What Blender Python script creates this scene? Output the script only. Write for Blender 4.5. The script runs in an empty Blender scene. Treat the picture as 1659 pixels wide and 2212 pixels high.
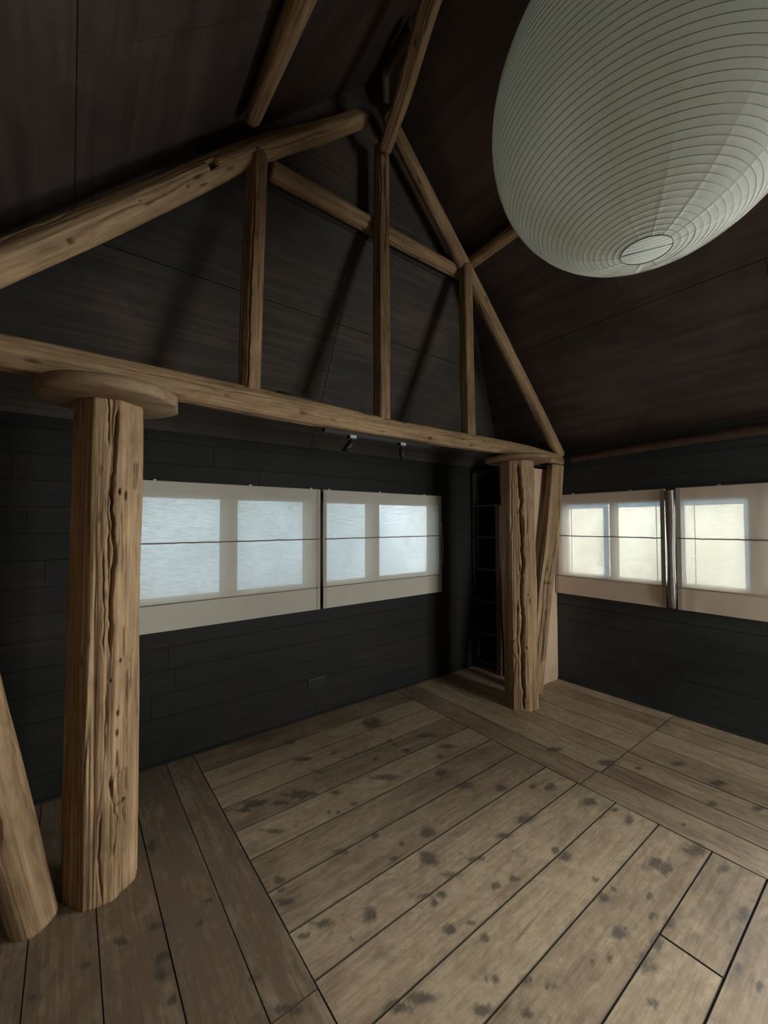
import bpy, bmesh, math, random
import numpy as np
from mathutils import Vector, Matrix

# ------------------------------------------------------------------ camera, light, exposure
S = bpy.context.scene
COL = S.collection
EYE = 1.5
CX, CY, F = 829.5, 1106.0, 890.0
_a = np.array([1995 - CX, -(1128 - CY), F]); _a /= np.linalg.norm(_a)
_b = np.array([150 - CX, -(1133 - CY), F]); _b -= _a * _a.dot(_b); _b /= np.linalg.norm(_b)
_c = np.cross(_a, _b); _c = _c if _c[1] > 0 else -_c
RW = np.array([_a, _b, _c])                      # world = RW @ (right, up, forward)
CAM = np.array([0.0, 0.0, EYE])

cam_d = bpy.data.cameras.new('camera'); cam = bpy.data.objects.new('camera', cam_d); COL.objects.link(cam)
cam_d.sensor_fit = 'HORIZONTAL'; cam_d.sensor_width = 36.0
cam_d.lens = F / 1659.0 * 36.0
cam_d.clip_start = 0.02
M = Matrix.Identity(4)
for i in range(3):
    M[i][0], M[i][1], M[i][2], M[i][3] = RW[i][0], RW[i][1], -RW[i][2], CAM[i]
cam.matrix_world = M
S.camera = cam
S.view_settings.view_transform = 'Standard'; S.view_settings.look = 'None'
S.view_settings.exposure = 0.12; S.view_settings.gamma = 1.0
S.view_settings.use_curve_mapping = False
S.cycles.use_denoising = True
S.cycles.max_bounces = 10; S.cycles.diffuse_bounces = 6; S.cycles.transmission_bounces = 8; S.cycles.transparent_max_bounces = 12
S.cycles.sample_clamp_indirect = 12.0
S.cycles.caustics_reflective = False; S.cycles.caustics_refractive = False

SKY_SUNSIDE = 28.0      # hazy bright sky beyond the right wall
SKY_BACK = 6.0          # garden and sky beyond the back wall

W = bpy.data.worlds.new('World'); S.world = W; W.use_nodes = True
nt = W.node_tree; nt.nodes.clear()
def nd(nt, t, **k):
    n = nt.nodes.new(t)
    for a, v in k.items(): setattr(n, a, v)
    return n
def mathn(nt, op, a, b=None, c=None, clamp=False):
    n = nd(nt, 'ShaderNodeMath', operation=op, use_clamp=clamp)
    for i, v in enumerate((a, b, c)):
        if v is None: continue
        if isinstance(v, (int, float)): n.inputs[i].default_value = v
        else: nt.links.new(v, n.inputs[i])
    return n.outputs[0]
def mixc(nt, f, a, b, mode='MIX'):
    n = nd(nt, 'ShaderNodeMix', data_type='RGBA', blend_type=mode)
    for s, v in ((n.inputs[0], f), (n.inputs[6], a), (n.inputs[7], b)):
        if isinstance(v, (int, float)): s.default_value = v
        elif isinstance(v, tuple): s.default_value = (*v, 1.0) if len(v) == 3 else v
        else: nt.links.new(v, s)
    return n.outputs[2]
tc = nd(nt, 'ShaderNodeTexCoord')
sp = nd(nt, 'ShaderNodeSeparateXYZ'); nt.links.new(tc.outputs['Generated'], sp.inputs[0])
east = mathn(nt, 'MULTIPLY_ADD', mathn(nt, 'SUBTRACT', sp.outputs[0], sp.outputs[1]), 1.6, 0.5, clamp=True)
nz = nd(nt, 'ShaderNodeTexNoise'); nz.inputs['Scale'].default_value = 9; nz.inputs['Detail'].default_value = 4
nt.links.new(tc.outputs['Generated'], nz.inputs['Vector'])
leaf = mathn(nt, 'MULTIPLY_ADD', nz.outputs[0], 3.0, -1.1, clamp=True)
backc = mixc(nt, leaf, (0.58, 0.80, 0.66), (0.68, 0.86, 1.0))
upf = mathn(nt, 'MULTIPLY_ADD', sp.outputs[2], 4.0, 0.2, clamp=True)
backc = mixc(nt, upf, (0.62, 0.83, 0.98), backc)
eastc = mixc(nt, leaf, (1.0, 0.985, 0.90), (1.0, 0.985, 0.955))
low = mathn(nt, 'MULTIPLY_ADD', sp.outputs[2], -4.0, 0.0, clamp=True)
strength = mathn(nt, 'MULTIPLY_ADD', east, SKY_SUNSIDE - SKY_BACK, SKY_BACK)
strength = mathn(nt, 'MULTIPLY', strength, mathn(nt, 'MULTIPLY_ADD', low, -0.45, 1.0))
strength = mathn(nt, 'MULTIPLY', strength, mathn(nt, 'MULTIPLY_ADD', leaf, 0.35, 0.82))
colw = mixc(nt, east, backc, eastc)
bg = nd(nt, 'ShaderNodeBackground'); nt.links.new(colw, bg.inputs[0]); nt.links.new(strength, bg.inputs[1])
wo = nd(nt, 'ShaderNodeOutputWorld'); nt.links.new(bg.outputs[0], wo.inputs[0])

# room planes (metres): camera stands at x=0,y=0
XR, XL, YB, YF = 3.78, -0.58, 2.92, -2.6
WZ0, WZ1 = 1.005, 1.68
BACK_WINS = [(0.32, 1.51), (1.615, 2.885)]
RIGHT_WINS = [(1.25, 2.125), (0.60, 1.165)]
RIGHT_OPEN = [(-1.20, 0.50, 0.72, 2.04)]     # unseen glazed opening added out of frame to light the room
FRONT_OPEN = [(2.62, 3.62, 0.06, 2.2)]     # unseen glazed opening added behind the camera as fill light
def portal(name, loc, rot, sx, sy):
    l = bpy.data.lights.new(name, 'AREA'); l.shape = 'RECTANGLE'; l.size = sx; l.size_y = sy
    l.cycles.is_portal = True
    o = bpy.data.objects.new(name, l); o.location = loc; o.rotation_euler = rot; COL.objects.link(o)
for a, b in BACK_WINS:
    portal('daylight_portal', ((a + b) / 2, YB + 0.16, (WZ0 + WZ1) / 2), (math.radians(-90), 0, 0), b - a, WZ1 - WZ0)
for a, b in RIGHT_WINS:
    portal('daylight_portal', (XR + 0.16, (a + b) / 2, (WZ0 + WZ1) / 2), (0, math.radians(90), 0), WZ1 - WZ0, b - a)
for a, b, z0, z1 in RIGHT_OPEN:
    portal('daylight_portal', (XR + 0.16, (a + b) / 2, (z0 + z1) / 2), (0, math.radians(90), 0), z1 - z0, b - a)

for a, b, z0, z1 in FRONT_OPEN:
    portal('daylight_portal', ((a + b) / 2, YF - 0.16, (z0 + z1) / 2), (math.radians(90), 0, 0), b - a, z1 - z0)

# ------------------------------------------------------------------ helpers
def ray(x, y): return RW @ np.array([x - CX, CY - y, F])
def on(x, y, axis, v):
    d = ray(x, y); i = 'XYZ'.index(axis)
    return CAM + d * ((v - CAM[i]) / d[i])
def on_plane(x, y, n, s):                       # n.p = s
    d = ray(x, y); n = np.array(n, float)
    return CAM + d * ((s - n @ CAM) / (n @ d))

def hash3(i, j, k, seed):
    h = (i * 374761393 + j * 668265263 + k * 2147483647 + seed * 974634777) & 0xFFFFFFFF
    h = ((h ^ (h >> 13)) * 1274126177) & 0xFFFFFFFF
    h = (h ^ (h >> 16)) & 0xFFFFFFFF
    return h.astype(np.float64) / 4294967295.0
def vnoise(x, y, z, seed=0):                    # value noise -1..1, vectorised
    x, y, z = np.broadcast_arrays(x, y, z)
    xi, yi, zi = np.floor(x).astype(np.int64), np.floor(y).astype(np.int64), np.floor(z).astype(np.int64)
    fx, fy, fz = x - xi, y - yi, z - zi
    fx, fy, fz = [t * t * (3 - 2 * t) for t in (fx, fy, fz)]
    r = 0
    for a in (0, 1):
        for b in (0, 1):
            for c in (0, 1):
                w = (fx if a else 1 - fx) * (fy if b else 1 - fy) * (fz if c else 1 - fz)
                r = r + w * hash3(xi + a, yi + b, zi + c, seed)
    return r * 2 - 1

def tag(o, label=None, cat=None, group=None, kind=None):
    if label: o['label'] = label
    if cat: o['category'] = cat
    if group: o['group'] = group
    if kind: o['kind'] = kind
    return o
def empty(name, loc=(0, 0, 0)):
    o = bpy.data.objects.new(name, None); COL.objects.link(o); o.location = loc; o.empty_display_size = 0.05
    return o
def link_mesh(name, me, mat, parent=None, smooth=True):
    o = bpy.data.objects.new(name, me); COL.objects.link(o)
    if mat: me.materials.append(mat)
    if smooth:
        me.polygons.foreach_set('use_smooth', [True] * len(me.polygons))
    if parent:
        o.parent = parent
        o.matrix_parent_inverse = Matrix.Translation(parent.location).inverted()
    return o
class MB:
    """collects simple solids into one mesh"""
    def __init__(s): s.v = []; s.f = []
    def add(s, vs, fs):
        n = len(s.v); s.v += [tuple(map(float, p)) for p in vs]; s.f += [tuple(n + i for i in f) for f in fs]
    def box(s, x0, x1, y0, y1, z0, z1):
        s.add([(x, y, z) for x in (x0, x1) for y in (y0, y1) for z in (z0, z1)],
              [(0, 1, 3, 2), (4, 6, 7, 5), (0, 4, 5, 1), (2, 3, 7, 6), (0, 2, 6, 4), (1, 5, 7, 3)])
    def obox(s, c, ex, ey, ez):                 # oriented box: centre + half vectors
        c, ex, ey, ez = map(np.array, (c, ex, ey, ez))
        s.add([c + a * ex + b * ey + d * ez for a in (-1, 1) for b in (-1, 1) for d in (-1, 1)],
              [(0, 1, 3, 2), (4, 6, 7, 5), (0, 4, 5, 1), (2, 3, 7, 6), (0, 2, 6, 4), (1, 5, 7, 3)])
    def tube(s, pts, r, n=10, closed=False):
        P = [np.array(p, float) for p in pts]; m = len(P); rings = []
        up = np.array([0, 0, 1.0])
        for i in range(m):
            if closed: t = P[(i + 1) % m] - P[i - 1]
            else: t = P[min(i + 1, m - 1)] - P[max(i - 1, 0)]
            t = t / np.linalg.norm(t)
            u = up - t * (t @ up)
            if np.linalg.norm(u) < 1e-3: u = np.array([1.0, 0, 0]) - t * t[0]
            u /= np.linalg.norm(u); w = np.cross(t, u)
            rr = r[i] if hasattr(r, '__len__') else r
            rings.append([P[i] + rr * (math.cos(2 * math.pi * k / n) * u + math.sin(2 * math.pi * k / n) * w) for k in range(n)])
        vs = [p for R_ in rings for p in R_]; fs = []
        for i in range(m if closed else m - 1):
            j = (i + 1) % m
            for k in range(n):
                l = (k + 1) % n
                fs.append((i * n + k, i * n + l, j * n + l, j * n + k))
        if not closed:
            fs.append(tuple(range(n))[::-1]); fs.append(tuple((m - 1) * n + k for k in range(n)))
        s.add(vs, fs)
    def build(s, name, mat, parent=None, bevel=0.0, smooth=False, seg=2):
        me = bpy.data.meshes.new(name); me.from_pydata(s.v, [], s.f)
        bm = bmesh.new(); bm.from_mesh(me); bmesh.ops.recalc_face_normals(bm, faces=bm.faces)
        if bevel > 0:
            ed = [e for e in bm.edges if len(e.link_faces) == 2 and e.calc_face_angle(0) > 0.6]
            bmesh.ops.bevel(bm, geom=ed, offset=bevel, segments=seg, profile=0.7, affect='EDGES')
        bm.to_mesh(me); bm.free()
        return link_mesh(name, me, mat, parent, smooth)
def attr(me, name, typ, data):
    a = me.attributes.new(name, typ, 'POINT')
    a.data.foreach_set('vector' if typ == 'FLOAT_VECTOR' else 'value', np.asarray(data, float).ravel())

# ------------------------------------------------------------------ materials
def newmat(name):
    m = bpy.data.materials.new(name); m.use_nodes = True
    nt = m.node_tree; nt.nodes.clear()
    out = nd(nt, 'ShaderNodeOutputMaterial')
    return m, nt, out
def scaled(nt, vec, s):
    n = nd(nt, 'ShaderNodeVectorMath', operation='MULTIPLY'); nt.links.new(vec, n.inputs[0]); n.inputs[1].default_value = s
    return n.outputs[0]
def noise(nt, vec, scale=1.0, detail=4, rough=0.55, dist=0.0):
    n = nd(nt, 'ShaderNodeTexNoise'); n.inputs['Scale'].default_value = scale; n.inputs['Detail'].default_value = detail
    n.inputs['Roughness'].default_value = rough; n.inputs['Distortion'].default_value = dist
    nt.links.new(vec, n.inputs['Vector']); return n.outputs[0]
def ramp(nt, f, stops):
    n = nd(nt, 'ShaderNodeValToRGB'); e = n.color_ramp.elements
    while len(e) < len(stops): e.new(0.5)
    for k, (p, c) in enumerate(stops): e[k].position = p; e[k].color = (*c, 1)
    nt.links.new(f, n.inputs[0]); return n.outputs[0]
def bsdf(nt, col, rough, spec=0.3, bump=None, bstr=0.3, bdist=0.004, metal=0.0):
    b = nd(nt, 'ShaderNodeBsdfPrincipled')
    for s, v in ((b.inputs['Base Color'], col), (b.inputs['Roughness'], rough)):
        if isinstance(v, tuple): s.default_value = (*v, 1)
        elif isinstance(v, (int, float)): s.default_value = v
        else: nt.links.new(v, s)
    b.inputs['Specular IOR Level'].default_value = spec; b.inputs['Metallic'].default_value = metal
    if bump is not None:
        bn = nd(nt, 'ShaderNodeBump'); bn.inputs['Strength'].default_value = bstr; bn.inputs['Distance'].default_value = bdist
        nt.links.new(bump, bn.inputs['Height']); nt.links.new(bn.outputs[0], b.inputs['Normal'])
    return b
def simple(name, col, rough=0.5, spec=0.3, metal=0.0, var=0.15, scale=30):
    m, nt, out = newmat(name)
    t = nd(nt, 'ShaderNodeTexCoord')
    n = noise(nt, t.outputs['Object'], scale, 4)
    c = mixc(nt, mathn(nt, 'MULTIPLY_ADD', n, 2.0, -0.5, clamp=True), tuple(x * (1 - var) for x in col), tuple(min(1, x * (1 + var)) for x in col))
    b = bsdf(nt, c, rough, spec, n, 0.08, 0.001, metal); nt.links.new(b.outputs[0], out.inputs[0]); return m

def log_material(name, light, mid, dark, bstr=0.9):
    m, nt, out = newmat(name)
    g = nd(nt, 'ShaderNodeAttribute', attribute_name='grain').outputs['Vector']
    st = nd(nt, 'ShaderNodeAttribute', attribute_name='stain').outputs['Fac']
    fine = noise(nt, scaled(nt, g, (120, 120, 5)), 1, 4, 0.6, 0.4)
    streak = noise(nt, scaled(nt, g, (34, 34, 1.6)), 1, 5, 0.6, 0.8)
    blotch = noise(nt, scaled(nt, g, (7, 7, 2.2)), 1, 4, 0.6, 0.5)
    swirl = noise(nt, scaled(nt, g, (16, 16, 5)), 1, 3, 0.5, 2.2)
    f = mathn(nt, 'ADD', mathn(nt, 'MULTIPLY', streak, 0.38), mathn(nt, 'MULTIPLY', blotch, 0.42))
    f = mathn(nt, 'ADD', f, mathn(nt, 'MULTIPLY', swirl, 0.2))
    c = ramp(nt, f, [(0.34, dark), (0.47, mid), (0.62, light)])
    fr = mathn(nt, 'MULTIPLY_ADD', fine, 3.0, -1.05, clamp=True)
    c = mixc(nt, mathn(nt, 'MULTIPLY', mathn(nt, 'SUBTRACT', 1.0, fr), 0.45), c, tuple(x * 0.5 for x in mid))
    # sparse knots and worm holes
    vor = nd(nt, 'ShaderNodeTexVoronoi'); vor.inputs['Scale'].default_value = 1.0
    nt.links.new(scaled(nt, g, (11, 11, 4.0)), vor.inputs['Vector'])
    kn = mathn(nt, 'MULTIPLY_ADD', vor.outputs['Distance'], -9.0, 1.35, clamp=True)
    c = mixc(nt, mathn(nt, 'MULTIPLY', kn, 0.7), c, tuple(x * 0.28 for x in dark))
    c = mixc(nt, st, c, tuple(x * 0.35 for x in dark))
    h = mathn(nt, 'ADD', mathn(nt, 'MULTIPLY', streak, 1.0), mathn(nt, 'MULTIPLY', fine, 0.5))
    h = mathn(nt, 'SUBTRACT', h, mathn(nt, 'MULTIPLY', kn, 0.6))
    b = bsdf(nt, c, 0.62, 0.25, h, bstr, 0.006); nt.links.new(b.outputs[0], out.inputs[0]); return m
LOG = log_material('weathered_log', (0.52, 0.35, 0.205), (0.31, 0.197, 0.108), (0.13, 0.075, 0.042))
LOGD = log_material('dark_log', (0.42, 0.27, 0.15), (0.25, 0.15, 0.08), (0.10, 0.055, 0.032), 0.45)
LOGB = log_material('smoked_log', (0.11, 0.065, 0.045), (0.07, 0.042, 0.03), (0.035, 0.022, 0.017), 0.3)
PLATE = log_material('plate_wood', (0.36, 0.25, 0.155), (0.24, 0.155, 0.09), (0.12, 0.075, 0.045), 0.35)

def floor_material():
    m, nt, out = newmat('floor_boards')
    g = nd(nt, 'ShaderNodeAttribute', attribute_name='grain').outputs['Vector']
    ti = nd(nt, 'ShaderNodeAttribute', attribute_name='tint').outputs['Fac']
    st = nd(nt, 'ShaderNodeAttribute', attribute_name='stain').outputs['Fac']
    gr = noise(nt, scaled(nt, g, (2.2, 60, 1)), 1, 5, 0.6, 0.5)
    fg = noise(nt, scaled(nt, g, (9, 260, 1)), 1, 3, 0.6, 0.2)
    bl = noise(nt, scaled(nt, g, (3.0, 7, 1)), 1, 5, 0.62, 0.9)
    sw = noise(nt, scaled(nt, g, (7, 16, 1)), 1, 3, 0.5, 2.5)
    f = mathn(nt, 'ADD', mathn(nt, 'MULTIPLY', gr, 0.3), mathn(nt, 'MULTIPLY', bl, 0.45))
    f = mathn(nt, 'ADD', f, mathn(nt, 'MULTIPLY', sw, 0.25))
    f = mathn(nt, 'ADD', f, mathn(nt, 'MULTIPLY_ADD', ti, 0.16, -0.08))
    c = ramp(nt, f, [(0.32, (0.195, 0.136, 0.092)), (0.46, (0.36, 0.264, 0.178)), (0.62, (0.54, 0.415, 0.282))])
    c = mixc(nt, mathn(nt, 'MULTIPLY', mathn(nt, 'MULTIPLY_ADD', fg, -3.0, 1.7, clamp=True), 0.35), c, (0.15, 0.11, 0.08))
    # small water spots everywhere plus the larger placed stains
    sn = noise(nt, scaled(nt, g, (11, 19, 1)), 1, 4, 0.6, 1.0)
    spots = mathn(nt, 'MULTIPLY_ADD', sn, 8.0, -5.0, clamp=True)
    sk = noise(nt, scaled(nt, g, (2.6, 26, 1)), 1, 4, 0.6, 0.8)
    sk = mathn(nt, 'MULTIPLY_ADD', sk, 6.0, -3.6, clamp=True)
    c = mixc(nt, mathn(nt, 'MULTIPLY', sk, 0.72), c, (0.12, 0.088, 0.064))
    mo = noise(nt, scaled(nt, g, (22, 30, 1)), 1, 5, 0.7, 0.6)
    c = mixc(nt, mathn(nt, 'MULTIPLY', mathn(nt, 'MULTIPLY_ADD', mo, -5.0, 2.9, clamp=True), 0.22), c, (0.15, 0.115, 0.085))
    er = noise(nt, scaled(nt, g, (40, 70, 1)), 1, 4, 0.65, 0.5)
    big = mathn(nt, 'MULTIPLY_ADD', mathn(nt, 'ADD', st, mathn(nt, 'MULTIPLY_ADD', er, 1.2, -0.6)), 1.7, -0.34, clamp=True)
    c = mixc(nt, mathn(nt, 'MULTIPLY', spots, 0.5), c, (0.10, 0.078, 0.058))
    c = mixc(nt, mathn(nt, 'MULTIPLY', big, 0.78), c, (0.070, 0.057, 0.048))
    h = mathn(nt, 'ADD', gr, mathn(nt, 'MULTIPLY', fg, 0.4))
    r = mathn(nt, 'MULTIPLY_ADD', bl, 0.25, 0.42)
    b = bsdf(nt, c, r, 0.32, h, 0.25, 0.003); nt.links.new(b.outputs[0], out.inputs[0]); return m
FLOOR = floor_material()

def black_wood(name, along, c0, c1, c2, rough=0.5, spec=0.35):
    m, nt, out = newmat(name)
    t = nd(nt, 'ShaderNodeTexCoord').outputs['Object']
    sc = {'X': (1.3, 45, 45), 'Y': (45, 1.3, 45), 'Z': (45, 45, 1.3), 'YZ': (14, 1.0, 14)}[along]
    gr = noise(nt, scaled(nt, t, sc), 1, 4, 0.6, 0.3)
    bl = noise(nt, scaled(nt, t, (1.1, 1.1, 1.6)), 1, 4, 0.6, 0.6)
    f = mathn(nt, 'ADD', mathn(nt, 'MULTIPLY', gr, 0.4), mathn(nt, 'MULTIPLY', bl, 0.6))
    c = ramp(nt, f, [(0.34, c0), (0.5, c1), (0.68, c2)])
    b = bsdf(nt, c, mathn(nt, 'MULTIPLY_ADD', bl, 0.3, rough - 0.12), spec, gr, 0.25, 0.002)
    nt.links.new(b.outputs[0], out.inputs[0]); return m
WALLX = black_wood('black_boards_back', 'X', (0.0065, 0.0072, 0.0076), (0.0110, 0.0113, 0.0115), (0.026, 0.020, 0.0165), 0.6, 0.22)  # same black boards as the right wall, toned darker where less light falls
WALLY = black_wood('black_boards_right', 'Y', (0.021, 0.0245, 0.027), (0.033, 0.0375, 0.040), (0.050, 0.052, 0.053))  # lighter copy of the back boards; the light on this wall is in the colour
ROOF = black_wood('smoky_roof_panels', 'YZ', (0.030, 0.022, 0.020), (0.056, 0.042, 0.038), (0.105, 0.072, 0.058), 0.65, 0.2)
HIP = black_wood('smoky_hip_panels', 'X', (0.030, 0.028, 0.0275), (0.056, 0.049, 0.045), (0.125, 0.087, 0.068), 0.6, 0.2)
DARK = simple('shadow_gap', (0.01, 0.009, 0.008), 0.9, 0.05)

def cloth_material(name, diff, trans, see, weave=1.0):
    m, nt, out = newmat(name)
    t = nd(nt, 'ShaderNodeTexCoord').outputs['UV']
    h1 = noise(nt, scaled(nt, t, (26, 420, 1)), 1, 3, 0.6, 0.2)
    h2 = noise(nt, scaled(nt, t, (10, 130, 1)), 1, 3, 0.7, 0.2)
    bl = noise(nt, scaled(nt, t, (5, 7, 1)), 1, 3, 0.6, 0.3)
    wv = mathn(nt, 'ADD', mathn(nt, 'MULTIPLY', h1, 0.6), mathn(nt, 'MULTIPLY', h2, 0.4))
    wf = mathn(nt, 'MULTIPLY_ADD', wv, 4.5, -1.75, clamp=True)
    d = nd(nt, 'ShaderNodeBsdfDiffuse'); nt.links.new(mixc(nt, bl, tuple(x * 0.9 for x in diff), diff), d.inputs[0])
    tr = nd(nt, 'ShaderNodeBsdfTranslucent'); nt.links.new(mixc(nt, wf, tuple(x * 0.82 for x in trans), trans), tr.inputs[0])
    se = nd(nt, 'ShaderNodeBsdfTransparent')
    nt.links.new(mixc(nt, wf, tuple(x * 0.45 for x in see), tuple(x * 1.3 for x in see)), se.inputs[0])
    a1 = nd(nt, 'ShaderNodeAddShader'); a2 = nd(nt, 'ShaderNodeAddShader')
    nt.links.new(d.outputs[0], a1.inputs[0]); nt.links.new(tr.outputs[0], a1.inputs[1])
    nt.links.new(a1.outputs[0], a2.inputs[0]); nt.links.new(se.outputs[0], a2.inputs[1])
    bn = nd(nt, 'ShaderNodeBump'); bn.inputs['Strength'].default_value = 0.12; bn.inputs['Distance'].default_value = 0.001
    nt.links.new(wv, bn.inputs['Height']); nt.links.new(bn.outputs[0], d.inputs['Normal'])
    nt.links.new(a2.outputs[0], out.inputs[0]); return m
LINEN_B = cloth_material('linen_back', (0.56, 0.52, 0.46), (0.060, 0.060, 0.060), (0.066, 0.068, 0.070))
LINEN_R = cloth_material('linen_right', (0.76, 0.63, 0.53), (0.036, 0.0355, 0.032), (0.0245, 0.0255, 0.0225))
HEM = cloth_material('linen_hem', (0.48, 0.43, 0.38), (0.030, 0.028, 0.025), (0.003, 0.003, 0.003))
SHEEN = simple('shiny_film_edge', (0.16, 0.13, 0.11), 0.22, 0.6)
BATTEN = simple('batten_pocket', (0.20, 0.155, 0.125), 0.7, 0.2)
WHITE = simple('white_enamel', (0.62, 0.62, 0.60), 0.4)
PLASTER = simple('pale_plaster', (0.66, 0.62, 0.57), 0.9, 0.1, 0, 0.05, 3)  # unseen front wall made pale to bounce fill light into the room
BOARDS = simple('brown_boards', (0.13, 0.10, 0.08), 0.7, 0.2, 0, 0.15, 6)  # unseen left wall, tone chosen for the light it bounces
SASH = simple('sash_timber', (0.30, 0.28, 0.26), 0.6)
BLUEF = simple('pale_blue_reveal', (0.62, 0.72, 0.80), 0.6)
BLACKM = simple('black_metal', (0.012, 0.012, 0.013), 0.5, 0.3)
BLACKP = simple('black_plastic', (0.012, 0.012, 0.013), 0.4, 0.4)
CABLE = simple('cable_rubber', (0.010, 0.010, 0.011), 0.5, 0.4)
SHELF = simple('shelf_black', (0.020, 0.020, 0.021), 0.55, 0.35)
SHELFE = simple('shelf_edge_grey', (0.085, 0.082, 0.076), 0.5, 0.4)
CORD = simple('white_cord', (0.65, 0.65, 0.62), 0.6)
WIRE = simple('dark_wire', (0.035, 0.03, 0.028), 0.4, 0.5)
BAMBOO = simple('bamboo_rib', (0.30, 0.28, 0.23), 0.6)
PANELW = black_wood('brown_end_panel', 'Z', (0.40, 0.27, 0.19), (0.50, 0.35, 0.25), (0.58, 0.42, 0.30), 0.5, 0.3)
PANELR = black_wood('red_brown_edge', 'Z', (0.10, 0.05, 0.036), (0.13, 0.07, 0.05), (0.17, 0.09, 0.065), 0.5, 0.3)

def glass_material():
    m, nt, out = newmat('window_glass')
    t = nd(nt, 'ShaderNodeBsdfTransparent'); t.inputs[0].default_value = (0.93, 0.95, 0.95, 1)
    g = nd(nt, 'ShaderNodeBsdfGlossy'); g.inputs['Roughness'].default_value = 0.02
    lw = nd(nt, 'ShaderNodeFresnel'); lw.inputs[0].default_value = 1.45
    mx = nd(nt, 'ShaderNodeMixShader'); nt.links.new(lw.outputs[0], mx.inputs[0])
    nt.links.new(t.outputs[0], mx.inputs[1]); nt.links.new(g.outputs[0], mx.inputs[2]); nt.links.new(mx.outputs[0], out.inputs[0])
    return m
GLASS = glass_material()
def strip_material():                             # made-up tint strips for the dim blue light edging the right-hand panes
    m, nt, out = newmat('blue_light_strip')
    t = nd(nt, 'ShaderNodeBsdfTransparent'); t.inputs[0].default_value = (0.30, 0.40, 0.50, 1)
    d = nd(nt, 'ShaderNodeBsdfTranslucent'); d.inputs[0].default_value = (0.25, 0.3, 0.34, 1)
    a = nd(nt, 'ShaderNodeAddShader'); nt.links.new(t.outputs[0], a.inputs[0]); nt.links.new(d.outputs[0], a.inputs[1])
    nt.links.new(a.outputs[0], out.inputs[0]); return m
BLUE_STRIP = strip_material()

def paper_material():
    m, nt, out = newmat('washi_paper')
    uv = nd(nt, 'ShaderNodeTexCoord').outputs['UV']
    ob = nd(nt, 'ShaderNodeTexCoord').outputs['Object']
    su = nd(nt, 'ShaderNodeSeparateXYZ'); nt.links.new(uv, su.inputs[0])
    fib = noise(nt, scaled(nt, ob, (60, 60, 60)), 1, 5, 0.65, 0.5)
    # seams of the paper gores, fourteen of them
    fr = mathn(nt, 'FRACT', mathn(nt, 'MULTIPLY_ADD', su.outputs[0], 14.0, 0.27))
    ds = mathn(nt, 'ABSOLUTE', mathn(nt, 'SUBTRACT', fr, 0.5))
    seam = mathn(nt, 'MULTIPLY_ADD', ds, -28.0, 1.0, clamp=True)
    # crinkles beside the seams, strongest near the bottom mouth
    cr = noise(nt, scaled(nt, ob, (38, 38, 38)), 1, 3, 0.5, 1.6)
    crz = mathn(nt, 'MULTIPLY', mathn(nt, 'MULTIPLY_ADD', ds, -7.0, 1.0, clamp=True), mathn(nt, 'MULTIPLY_ADD', su.outputs[1], -1.6, 0.8, clamp=True))
    h = mathn(nt, 'ADD', mathn(nt, 'MULTIPLY', seam, 0.10), mathn(nt, 'MULTIPLY', cr, mathn(nt, 'MULTIPLY_ADD', crz, 1.6, 0.05)))
    h = mathn(nt, 'ADD', h, mathn(nt, 'MULTIPLY', fib, 0.06))
    col = mixc(nt, fib, (0.76, 0.79, 0.74), (0.84, 0.865, 0.81))
    col = mixc(nt, mathn(nt, 'MULTIPLY', seam, 0.12), col, (0.42, 0.42, 0.37))
    d = nd(nt, 'ShaderNodeBsdfDiffuse'); nt.links.new(col, d.inputs[0])
    t = nd(nt, 'ShaderNodeBsdfTranslucent'); t.inputs[0].default_value = (0.82, 0.86, 0.80, 1)
    bn = nd(nt, 'ShaderNodeBump'); bn.inputs['Strength'].default_value = 0.5; bn.inputs['Distance'].default_value = 0.006
    nt.links.new(h, bn.inputs['Height']); nt.links.new(bn.outputs[0], d.inputs['Normal'])
    mx = nd(nt, 'ShaderNodeMixShader'); mx.inputs[0].default_value = 0.5
    nt.links.new(d.outputs[0], mx.inputs[1]); nt.links.new(t.outputs[0], mx.inputs[2]); nt.links.new(mx.outputs[0], out.inputs[0])
    return m
PAPER = paper_material()

# ------------------------------------------------------------------ floor
STAINS = []
def add_stains(ox, oy, sc, lst):
    for x, y, wx, wy in lst:
        px, py = ox + x / sc, oy + y / sc
        c = on(px, py, 'Z', 0)[:2]
        a = on(px + wx / sc, py, 'Z', 0)[:2] - c
        b = on(px, py - wy / sc, 'Z', 0)[:2] - c
        STAINS.append((c, np.linalg.inv(np.array([a, b]).T), max(np.linalg.norm(a), np.linalg.norm(b))))
add_stains(830, 1650, 2.0, [(190,300,42,32),(190,405,55,42),(345,95,46,22),(505,105,32,18),(245,40,32,18),(75,345,18,12),(45,410,25,12),(640,100,20,15),(715,100,30,20),
 (600,240,55,22),(520,310,50,16),(400,410,55,16),(300,480,60,18),(170,570,60,18),(480,525,28,22),(560,495,36,18),(285,715,35,25),(375,690,30,12),(245,565,30,20),(215,600,18,18),
 (435,755,25,25),(780,400,36,26),(740,375,26,22),(880,165,45,26),(910,505,22,18),(945,580,28,32),(990,540,18,18),(1165,430,70,32),(1215,455,32,26),(1145,570,20,15),(1160,655,25,15),
 (1010,730,50,36),(900,850,15,18),(975,840,25,25),(1175,770,40,45),(1130,850,60,55),(1230,690,36,26),(1490,770,18,14),(1550,650,36,36),(1165,1035,30,22),(610,940,35,30),(730,960,45,15),
 (480,930,20,28),(440,920,14,25),(150,1010,85,32),(60,1050,80,32),(420,1065,55,32),(620,1080,46,28),(1530,880,15,25),(1620,960,26,26),(1340,370,55,34),(1470,450,45,30),(990,200,25,15),(1060,240,28,28)])
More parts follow.
